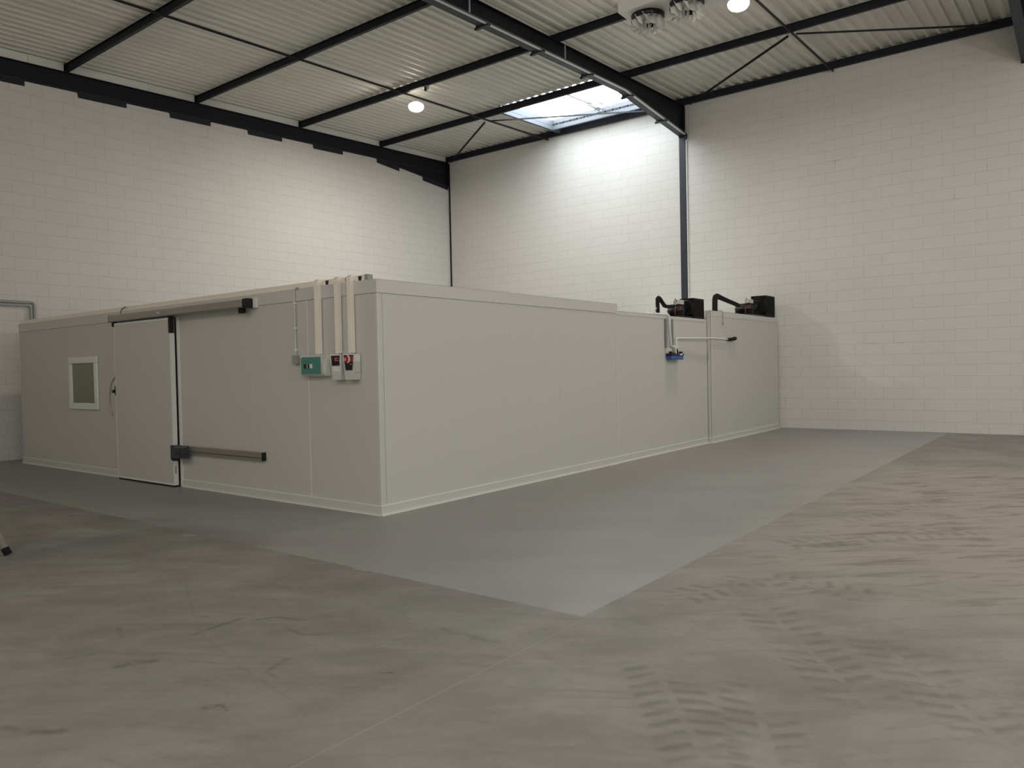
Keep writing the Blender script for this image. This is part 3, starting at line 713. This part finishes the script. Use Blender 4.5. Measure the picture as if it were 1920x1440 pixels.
# fuse box
root = thing('fuse_box', (-.05, 1.01, 1.54), 'white fuse box with green see-through cover on the cold room', 'fuse box')
MB().prism([(-.005, 1.543), (-.070, 1.545), (-.102, 1.578), (-.108, 1.785), (-.098, 1.797), (-.005, 1.801)], 'y', .802, 1.225).build('case', M['lightgrey'], root, bevel=.006)
MB().prism([(-.006, 1.55), (-.072, 1.553), (-.098, 1.60), (-.090, 1.72), (-.05, 1.79), (-.006, 1.795)], 'y', .792, .8015).build('side_cover', M['white'], root, bevel=.004)
gc = MB().box((-.1175, .845, 1.588), (-.1085, 1.200, 1.772)).build('cover', M['green'], root, bevel=.004)
MB().box((-.1195, .845, 1.578), (-.1065, 1.200, 1.587)).build('cover_lip', M['green'], gc)
for a, b, mm in ((1.085, 1.135, 'black'), (1.060, 1.083, 'grey'), (1.030, 1.058, 'black'), (.985, 1.028, 'white')):
    MB().box((-.1255, a, 1.640), (-.1178, b, 1.690)).build('breaker', M[mm], root)
for a in (.90, ): MB().box((-.120, .865, 1.655), (-.1178, .905, 1.68)).build('latch', M['green'], root)

def ctrl_box(y0, y1, side, label):
    root = thing('control_box', (-.05, .5*(y0+y1), 1.50), label, 'control box', 'control boxes beside the fuse box')
    yc = .5*(y0+y1)
    MB().hexa([(-.094, y0+.022, 1.502), (-.006, y0+.010, 1.502), (-.006, y1-.010, 1.502), (-.094, y1-.022, 1.502)],
              [(-.094, y0, 1.63), (-.006, y0, 1.63), (-.006, y1, 1.63), (-.094, y1, 1.63)]).box((-.094, y0, 1.63), (-.006, y1, 1.790)).build('case', M['lightgrey'], root, bevel=.003)
    MB().box((-.10, y0, 1.700), (-.0945, y1, 1.793)).build('front_frame', M['white'], root)
    if side:
        MB().box((-.085, y0-.004, 1.70), (-.014, y0-.0005, 1.785)).build('side_cover', M['white'], root, bevel=.002); MB().box((-.080, y0-.0038, 1.585), (-.018, y0-.0005, 1.692)).build('side_cover', M['lightgrey'], root, bevel=.002)
    return root, yc
r1, yc = ctrl_box(.505, .682, False, 'small white control box with black face and red digits')
def face(root, ya, yb, z0, z1, taper):
    MB().prism([(ya+taper, z0), (yb-taper, z0), (yb, z1), (ya, z1)], 'x', -.1025, -.1003).build('face_plate', M['black'], root)
face(r1, .515, .668, 1.665, 1.778, .014)
dg = MB()
def seven(m, yc_, zc, s_, segs, x=-.1032):
    # digits read from the front: +y is to the left
    w_, h_ = .5*s_, s_; t_ = .12*s_
    rects = {'a': (-w_/2, h_/2-t_, w_/2, h_/2), 'd': (-w_/2, -h_/2, w_/2, -h_/2+t_), 'g': (-w_/2, -t_/2, w_/2, t_/2), 'b': (w_/2-t_, 0, w_/2, h_/2), 'c': (w_/2-t_, -h_/2, w_/2, 0), 'f': (-w_/2, 0, -w_/2+t_, h_/2), 'e': (-w_/2, -h_/2, -w_/2+t_, 0)}
    for g in segs:
        a_, b_, c_, d_ = rects[g]; m.box((x, yc_-a_, zc+b_), (x+.0008, yc_-c_, zc+d_))
seven(dg, .607, 1.736, .036, 'bc'); seven(dg, .581, 1.736, .036, 'abged')
dg.build('digits', M['digits'], r1)
for i, (a, z) in enumerate(((.560, 1.752), (.540, 1.752), (.560, 1.722), (.540, 1.722))): MB().box((-.1034, a-.006, z-.005), (-.1026, a+.006, z+.005)).build('key', M['grey'], r1)
MB().box((-.0965, .53, 1.60), (-.0945, .65, 1.655)).build('lower_flap', M['white'], r1, bevel=.001)
r2, yc = ctrl_box(.275, .462, True, 'white control box with red rotary switch, nearest the corner')
face(r2, .283, .450, 1.610, 1.780, .030)
MB().prism([(.292, 1.70), (.438, 1.70), (.446, 1.768), (.286, 1.768)], 'x', -.1036, -.1026).build('switch_plate', M['red'], r2)
kn = MB()
def disc(m, yc_, zc, r_, xa, xb, n=20):
    m.add([(xa, yc_+r_*math.cos(2*PI*i/n), zc+r_*math.sin(2*PI*i/n)) for i in range(n)] + [(xb, yc_+r_*math.cos(2*PI*i/n), zc+r_*math.sin(2*PI*i/n)) for i in range(n)],
          [tuple(range(n)), tuple(range(2*n-1, n-1, -1))] + [(i, (i+1) % n, n+(i+1) % n, n+i) for i in range(n)])
disc(kn, .385, 1.733, .040, -.118, -.1038); kn.build('knob', M['red'], r2, bevel=.002)
kd = MB(); disc(kd, .402, 1.733, .017, -.122, -.1185); kd.build('knob_centre', M['pink'], r2)
cr = MB(); n = 12; pts_o = [(.385-.048*math.cos(a), 1.733+.048*math.sin(a)) for a in [-1.15+2.3*i/n for i in range(n+1)]]; pts_i = [(.393-.044*math.cos(a), 1.733+.044*math.sin(a)) for a in [1.0-2.0*i/n for i in range(n+1)]]
cr.prism(pts_o + pts_i, 'x', -.1195, -.104); cr.build('knob_rim', M['white'], r2)
dt = MB().box((-.1034, .330, 1.672), (-.1026, .346, 1.680)).box((-.1034, .308, 1.672), (-.1026, .322, 1.680)); dt.build('face_mark', M['lightgrey'], r2)

# thin conduit with junction box
root = thing('wall_conduit', (-.02, 1.42, 1.69), 'thin grey conduit with clips dropping to a small junction box', 'conduit')
yy = 1.412
pts = [(-.022, yy+.004, 1.80), (-.022, yy+.008, 2.53)] + arc((.0, yy+.008, 2.565), .022, 180, 90, 5, 'xz') + [(.012, yy-.02, 2.592)]
pts = [(-.022, yy+.004, 1.80), (-.022, yy+.008, 2.55), (-.021, yy+.006, 2.583), (-.020, yy-.01, 2.602), (-.020, yy-.05, 2.606)]
MB().tube(pts, .010, 8).build('tube', M['lightgrey'], root)
MB().tube([(-.020, yy-.045, 2.6055), (-.020, yy-.062, 2.6062)], .012, 8).build('tube_end', M['grey'], root)
for z in (2.43, 2.13, 1.87): MB().box((-.035, yy-.012, z-.012), (-.004, yy+.022, z+.012)).build('clip', M['white'], root)
MB().box((-.045, yy-.045, 1.695), (-.003, yy+.055, 1.803)).build('junction_box', M['foil'], root, bevel=.004)
# wire loop above the rail
tag(MB().tube([(-.008, 5.80, 2.556), (-.012, 5.79, 2.60), (-.016, 5.74, 2.635), (-.016, 5.66, 2.652), (-.016, 5.62, 2.656)], .006, 6).build('wire_stub', M['brace']), 'short bent wire sticking up above the left end of the door rail', 'wire')

# ------------------------------------------------------------------ left wall conduit bend
root = thing('cable_duct', (.5, 10.55, 2.7), 'grey cable duct bending down the left wall behind the cold room', 'cable duct')
for dz, col_ in ((0, 'grey'), (-.062, 'lightgrey')):
    cz, cx = 3.095+dz, .56+dz
    pts = [(-1.6, 10.565, cz), (cx-.06, 10.565, cz)] + arc((cx-.06, 10.565, cz-.06), .06, 90, 0, 6, 'xz') + [(cx, 10.565, .004)]
    MB().tube(pts, .026, 8).build('pipe', M['grey'], root)

# conduit beside the column
root = thing('column_conduit', (12.93, 2.262, 4), 'thin white conduit with clips running down beside the steel column', 'conduit')
MB().tube([(12.935, 2.255, 2.0), (12.935, 2.255, 7.42)], .014, 8).build('tube', M['white'], root)
for z in (7.35, 6.85, 6.1, 5.35, 4.55, 3.75, 3.1): MB().box((12.918, 2.238, z-.014), (12.953, 2.274, z+.014)).build('clip', M['lightgrey'], root)
MB().tube([(12.92, 2.262, 7.43), (12.92, 2.24, 7.50), (12.925, 2.25, 7.58)], .022, 6).build('gland', M['black'], root)

# ------------------------------------------------------------------ condensate pump and its pipes
yp = .012
root = thing('cable_tray', (7.08, 0, 1.9), 'short upright cable tray above the blue pump on the middle cold room', 'cable tray')
MB().box((6.965, yp-.012, 1.905), (7.225, yp-.006, 2.430)).build('tray_back', M['lightgrey'], root)
MB().box((6.965, yp-.052, 1.905), (6.975, yp-.006, 2.430)).build('tray_side', M['foil'], root); MB().box((7.215, yp-.052, 1.905), (7.225, yp-.006, 2.430)).build('tray_side', M['foil'], root)
MB().box((6.97, yp-.03, 1.80), (7.20, yp-.002, 1.902)).build('cover_plate', M['lightgrey'], root)
root = thing('drain_pipe', (7.1, -.04, 1.9), 'white drain pipe dropping from the middle cold room roof to the pump', 'pipe')
pts = [(6.45, .10, 2.515), (6.9, .05, 2.515), (7.02, -.02, 2.515), (7.055, -.035, 2.49), (7.06, -.035, 2.42), (7.135, -.035, 1.955), (7.15, -.036, 1.93), (7.26, -.040, 1.925), (7.285, -.042, 1.90), (7.285, -.045, 1.80)]
MB().tube(pts, .019, 8).build('pipe', M['white'], root)
MB().box((7.255, -.07, 1.86), (7.345, -.02, 1.945)).build('tee', M['white'], root, bevel=.008)
root = thing('drain_pipe', (8.6, -.1, 2.1), 'white drain pipe running level across both far cold rooms to a black sleeve', 'pipe')
pts = [(7.33, -.042, 1.95), (7.33, -.042, 2.05), (7.34, -.045, 2.078), (7.38, -.048, 2.083), (8.80, -.085, 2.108), (8.90, -.092, 2.110), (9.75, -.092, 2.098)]
MB().tube(pts, .016, 8).build('pipe', M['white'], root)
MB().tube([(9.66, -.094, 2.098), (9.80, -.10, 2.098), (9.95, -.115, 2.112), (10.06, -.10, 2.124), (10.10, -.062, 2.128)], [.030, .034, .036, .037, .036], 10).build('sleeve', M['foam'], root)
root = thing('condensate_pump', (7.25, -.06, 1.68), 'small blue condensate pump with black top on the middle cold room', 'pump')
MB().box((7.00, -.12, 1.683), (7.47, -.002, 1.762)).build('tank', M['blue'], root, bevel=.012)
MB().box((6.99, -.125, 1.762), (7.48, .002-.004, 1.795)).build('lid', M['black'], root, bevel=.004)
for y in (7.005, 7.425): MB().box((y, -.10, 1.795), (y+.045, -.05, 1.835)).build('lug', M['black'], root)
MB().box((7.12, -.09, 1.795), (7.20, -.04, 1.812)).build('port', M['black'], root)
MB().box((7.30, -.1262, 1.768), (7.41, -.125, 1.795)).build('sticker', M['white'], root)
MB().tube([(7.36, -.06, 1.795), (7.33, -.065, 1.84), (7.29, -.07, 1.89)], .013, 6).build('cable', M['black'], root)

# hanging lead on the third cold room
root = thing('hanging_cable', (9.45, -.07, 2.5), 'grey cable end dangling over the top edge of the farthest cold room', 'cable')
MB().tube([(9.43, -.01, 2.676), (9.44, -.04, 2.694), (9.46, -.062, 2.685), (9.49, -.072, 2.64), (9.47, -.071, 2.56), (9.49, -.071, 2.50), (9.475, -.071, 2.45)], .007, 6).build('cable', M['foil'], root)
MB().box((9.455, -.085, 2.395), (9.495, -.066, 2.45)).build('plug', M['grey'], root)
MB().box((9.36, -.04, 2.672), (9.47, -.012, 2.70)).build('clamp', M['lightgrey'], root)

# ------------------------------------------------------------------ condensing units
def unit(x0, z0, W, D, Hh, y0, comp_x, comp_w, comp_h, pipe, rp_, label, s3=False):
    """W wide condenser starting at x0, standing on height z0, its front at y0"""
    root = thing('condensing_unit', (x0, y0+.2, z0), label, 'refrigeration unit', 'black refrigeration units on the cold room roofs')
    y1 = y0 + D
    cab = MB().box((x0, y0, z0+.006), (x0+W, y1, z0+Hh)).build('condenser', M['blackmetal'], root, bevel=.006)
    fins = MB()
    for k_ in range(26):
        xx_ = x0 + .035 + k_*(W-.07)/25; fins.box((xx_-.0015, y0-.004, z0+.05), (xx_+.0015, y0-.0005, z0+Hh-.04))
    fins.build('fins', M['black'], cab)
    # fan shroud ahead of the condenser
    fs = MB(); n_ = 24; cy, cz = y0+D*.5, z0+Hh*.5
    R_ = min(Hh, .6)*.44
    fs.tube([(x0-.10, cy, cz), (x0-.002, cy, cz)], [R_*.9, R_], 20); fs.build('fan_shroud', M['blackmetal'], root)
    MB().tube([(x0-.20, cy, cz), (x0-.10, cy, cz)], .06, 14).build('fan_motor', M['black'], root)
    MB().box((comp_x-.06, y0+.02, z0+.002), (x0-.002, y1, z0+.03)).build('base_frame', M['black'], root)
    cx_, cyy = comp_x+comp_w*.5, y0+.02+comp_w*.36
    MB().lathe([(.02, comp_h), (comp_w*.30, comp_h*.97), (comp_w*.42, comp_h*.86), (comp_w*.44, comp_h*.56), (comp_w*.47, comp_h*.54), (comp_w*.47, comp_h*.50), (comp_w*.44, comp_h*.48), (comp_w*.44, comp_h*.12), (comp_w*.34, .03)], (cx_, cyy, z0), 24).build('compressor', M['compressor'], root)
    MB().box((cx_-comp_w*.40, y0+.005, z0+comp_h*.52), (cx_-comp_w*.02, y0+.07, z0+comp_h*.80)).build('terminal_box', M['copper'], root, label='copper brown terminal cover')
    hd = MB().box((cx_-.15*comp_w/.4, y0+.03, z0+comp_h+.002), (cx_+.13*comp_w/.4, y0+.13, z0+comp_h+.085)).build('pressure_switch', M['lightgrey'], root, bevel=.004)
    for q in (-.09, .07): MB().box((cx_+q*comp_w/.4-.025, y0+.0265, z0+comp_h+.025), (cx_+q*comp_w/.4+.025, y0+.0295, z0+comp_h+.065)).build('dial', M['grey'], hd)
    MB().tube([(comp_x-.02, y0+.07, z0+.01), (comp_x-.06, y0+.05, z0+.05), (comp_x-.06, y0+.05, z0+.16), (comp_x+.02, y0+.06, z0+.20)], .010, 6).build('copper_tube', M['copper'], root)
    MB().tube([(cx_+.1, y0+.1, z0+comp_h+.06), (x0-.06, y0+.10, z0+comp_h+.10), (x0+.03, y0+.12, z0+Hh*.93)], .008, 6).build('copper_tube', M['copper'], root)
    MB().tube([(cx_-.12, y0+.06, z0+comp_h+.03), (cx_-.22, y0+.05, z0+comp_h+.10), (cx_-.30, y0+.05, z0+comp_h-.02), (cx_-.26, y0+.06, z0+comp_h*.7)], .005, 6).build('capillary', M['black'], root)
    MB().tube(pipe, rp_, 10).build('insulated_pipe', M['foam'], root)
    return root
r = unit(8.34, 2.494, .50, .30, .40, .06, 7.68, .36, .25,
     [(6.93, .12, 2.495), (6.93, .12, 2.60), (6.925, .12, 2.74), (6.93, .12, 2.795), (6.96, .12, 2.815), (7.02, .12, 2.795), (7.10, .12, 2.75), (7.19, .12, 2.69), (7.27, .12, 2.675), (7.42, .12, 2.685), (7.62, .14, 2.70)],
     [.035, .035, .036, .040, .042, .042, .038, .040, .034, .030, .034], 'black refrigeration unit on the middle cold room, behind the blue pump')
MB().tube([(6.60, .02, 2.497), (6.72, .08, 2.56), (6.89, .12, 2.63)], .008, 6).build('drain_hose', M['grey'], r)
unit(12.12, 2.672, .60, .36, .50, -.05, 11.0, .46, .27,
     [(9.36, .05, 2.672), (9.36, .05, 2.80), (9.37, .05, 2.93), (9.40, .05, 2.975), (9.47, .05, 2.995), (9.57, .05, 2.985), (9.75, .05, 2.965), (10.1, .06, 2.93), (10.45, .07, 2.90), (10.75, .08, 2.868)],
     [.055, .055, .056, .058, .058, .056, .05, .046, .045, .044], 'black refrigeration unit on the farthest cold room, beside the back wall')

# ------------------------------------------------------------------ step ladder at the left edge
root = thing('step_ladder', (-3.2, 2.1, 0), 'aluminium step ladder leg with black rubber foot at left edge', 'ladder')
F1 = Vector((-3.094, 1.548, 0)); dirv = Vector((-.607, .795, 0))
near = Vector((-.795, -.607, 0))
def leg(base, topp, name='leg'):
    m = MB().bar(base + (topp-base)*.03, topp, .055, .022); o = m.build(name, M['alu'], root)
    d_ = (topp-base).normalized()
    MB().bar(base + Vector((0, 0, .012)) - d_*.0, base + d_*.075, .066, .034).build('rubber_foot', M['rubber'], o)
apex1 = F1 + dirv*.62 + Vector((0, 0, 1.35)); apex2 = apex1 + near*.45
leg(F1, apex1); leg(F1 + near*.50, apex2); leg(F1 + dirv*1.1, apex1 + dirv*.06); leg(F1 + dirv*1.1 + near*.50, apex2 + dirv*.06)
for k_ in (.22, .44, .66, .88):
    a = F1.lerp(apex1, k_); b = (F1+near*.5).lerp(apex2, k_)
    MB().bar(a + dirv*.02, b + dirv*.02, .09, .025).build('tread', M['alu'], root)
MB().bar(apex1 + dirv*.05 + Vector((0,0,.02)), apex2 + dirv*.05 + Vector((0,0,.02)), .22, .03).build('platform', M['alu'], root)

# ------------------------------------------------------------------ sky light, and added fill lights out of view
W = bpy.data.worlds.new('overcast_sky'); scene.world = W; W.use_nodes = True
nt = W.node_tree; bg = nt.nodes['Background']; bg.inputs[0].default_value = (.93, .97, 1.0, 1); bg.inputs[1].default_value = 9.5
pl = bpy.data.lights.new('roof_light_portal', 'AREA'); pl.shape = 'RECTANGLE'; pl.size = SKX1-SKX0; pl.size_y = SKY1-SKY0; pl.cycles.is_portal = True
po = bpy.data.objects.new('roof_light_portal', pl); COL.objects.link(po); po.location = (.5*(SKX0+SKX1), .5*(SKY0+SKY1), zd(11.3)+.16)

def area_fill(x, y, w_, h_, energy, col=(.96, .98, 1.0)):  # unseen fill light added beneath the closed deck
    L = bpy.data.lights.new('area_fill', 'AREA'); L.shape = 'RECTANGLE'; L.size = w_; L.size_y = h_; L.energy = energy; L.color = col
    o = bpy.data.objects.new('area_fill', L); COL.objects.link(o); o.location = (x, y, zd(x)-.03); return o
ROOF_FILL = 235
def wall_fill(x, y, z, w_, h_, rz, energy, col=(1.0, .985, .955)):      # unseen fill light added against a closed wall
    L = bpy.data.lights.new('area_fill', 'AREA'); L.shape = 'RECTANGLE'; L.size = w_; L.size_y = h_; L.energy = energy; L.color = col
    o = bpy.data.objects.new('area_fill', L); COL.objects.link(o); o.location = (x, y, z); o.rotation_euler = (PI/2, 0, rz); return o
wall_fill(-5, YR+.05, 3.2, 7, 5.5, PI, 205)
wall_fill(6, YR+.05, 3.2, 7, 5.5, PI, 205)
wall_fill(XF+.05, -9, 3.2, 7, 5.5, -PI/2, 330, (1, .945, .85))
area_fill(3.5, -9.0, 2.4, 3.5, ROOF_FILL*.6); area_fill(-3.5, -11.0, 2.4, 3.5, ROOF_FILL); area_fill(9.5, -10.5, 2.4, 3.5, ROOF_FILL*.5); area_fill(-9.5, -2.5, 2.4, 3.5, ROOF_FILL*.8)
for x, y, w_ in ((-6.5, -8.5, 420), (3.0, -9.5, 290), (9.5, -12.5, 200), (-8.0, 3.5, 170)):  # unseen point fills added to lift deck and walls, no fixtures
    L = bpy.data.lights.new('lamp_or_fill', 'POINT'); L.shadow_soft_size = .15; L.energy = w_; L.color = (1, .94, .86) if y < 0 else (1, .88, .70)
    o = bpy.data.objects.new('lamp_or_fill', L); COL.objects.link(o); o.location = (x, y, 5.6)

# ------------------------------------------------------------------ camera
cam = bpy.data.cameras.new('camera'); co = bpy.data.objects.new('camera', cam); COL.objects.link(co)
yaw, pitch_, roll = .65740, -.02130, -.02070
cam.sensor_fit = 'HORIZONTAL'; cam.sensor_width = 36; cam.lens = 36*1434.07/1920; cam.clip_start = .05; cam.clip_end = 200
fwd = Vector((math.cos(yaw)*math.cos(pitch_), math.sin(yaw)*math.cos(pitch_), math.sin(pitch_)))
right = Vector((math.sin(yaw), -math.cos(yaw), 0)); upv = right.cross(fwd)
r2_ = right*math.cos(roll) + upv*math.sin(roll); u2_ = -right*math.sin(roll) + upv*math.cos(roll)
co.matrix_world = Matrix(((r2_.x, u2_.x, -fwd.x, -5.7359), (r2_.y, u2_.y, -fwd.y, -6.2731), (r2_.z, u2_.z, -fwd.z, 1.6001), (0,0,0,1)))
scene.camera = co
vs_ = scene.view_settings
vs_.view_transform = 'Standard'; vs_.look = 'None'; vs_.gamma = 1; vs_.use_curve_mapping = False; vs_.exposure = 0.0
scene.cycles.max_bounces = 6; scene.cycles.diffuse_bounces = 4; scene.cycles.glossy_bounces = 2; scene.cycles.transmission_bounces = 3; scene.cycles.transparent_max_bounces = 12
scene.cycles.caustics_reflective = False; scene.cycles.caustics_refractive = False
scene.cycles.sample_clamp_indirect = 6.0
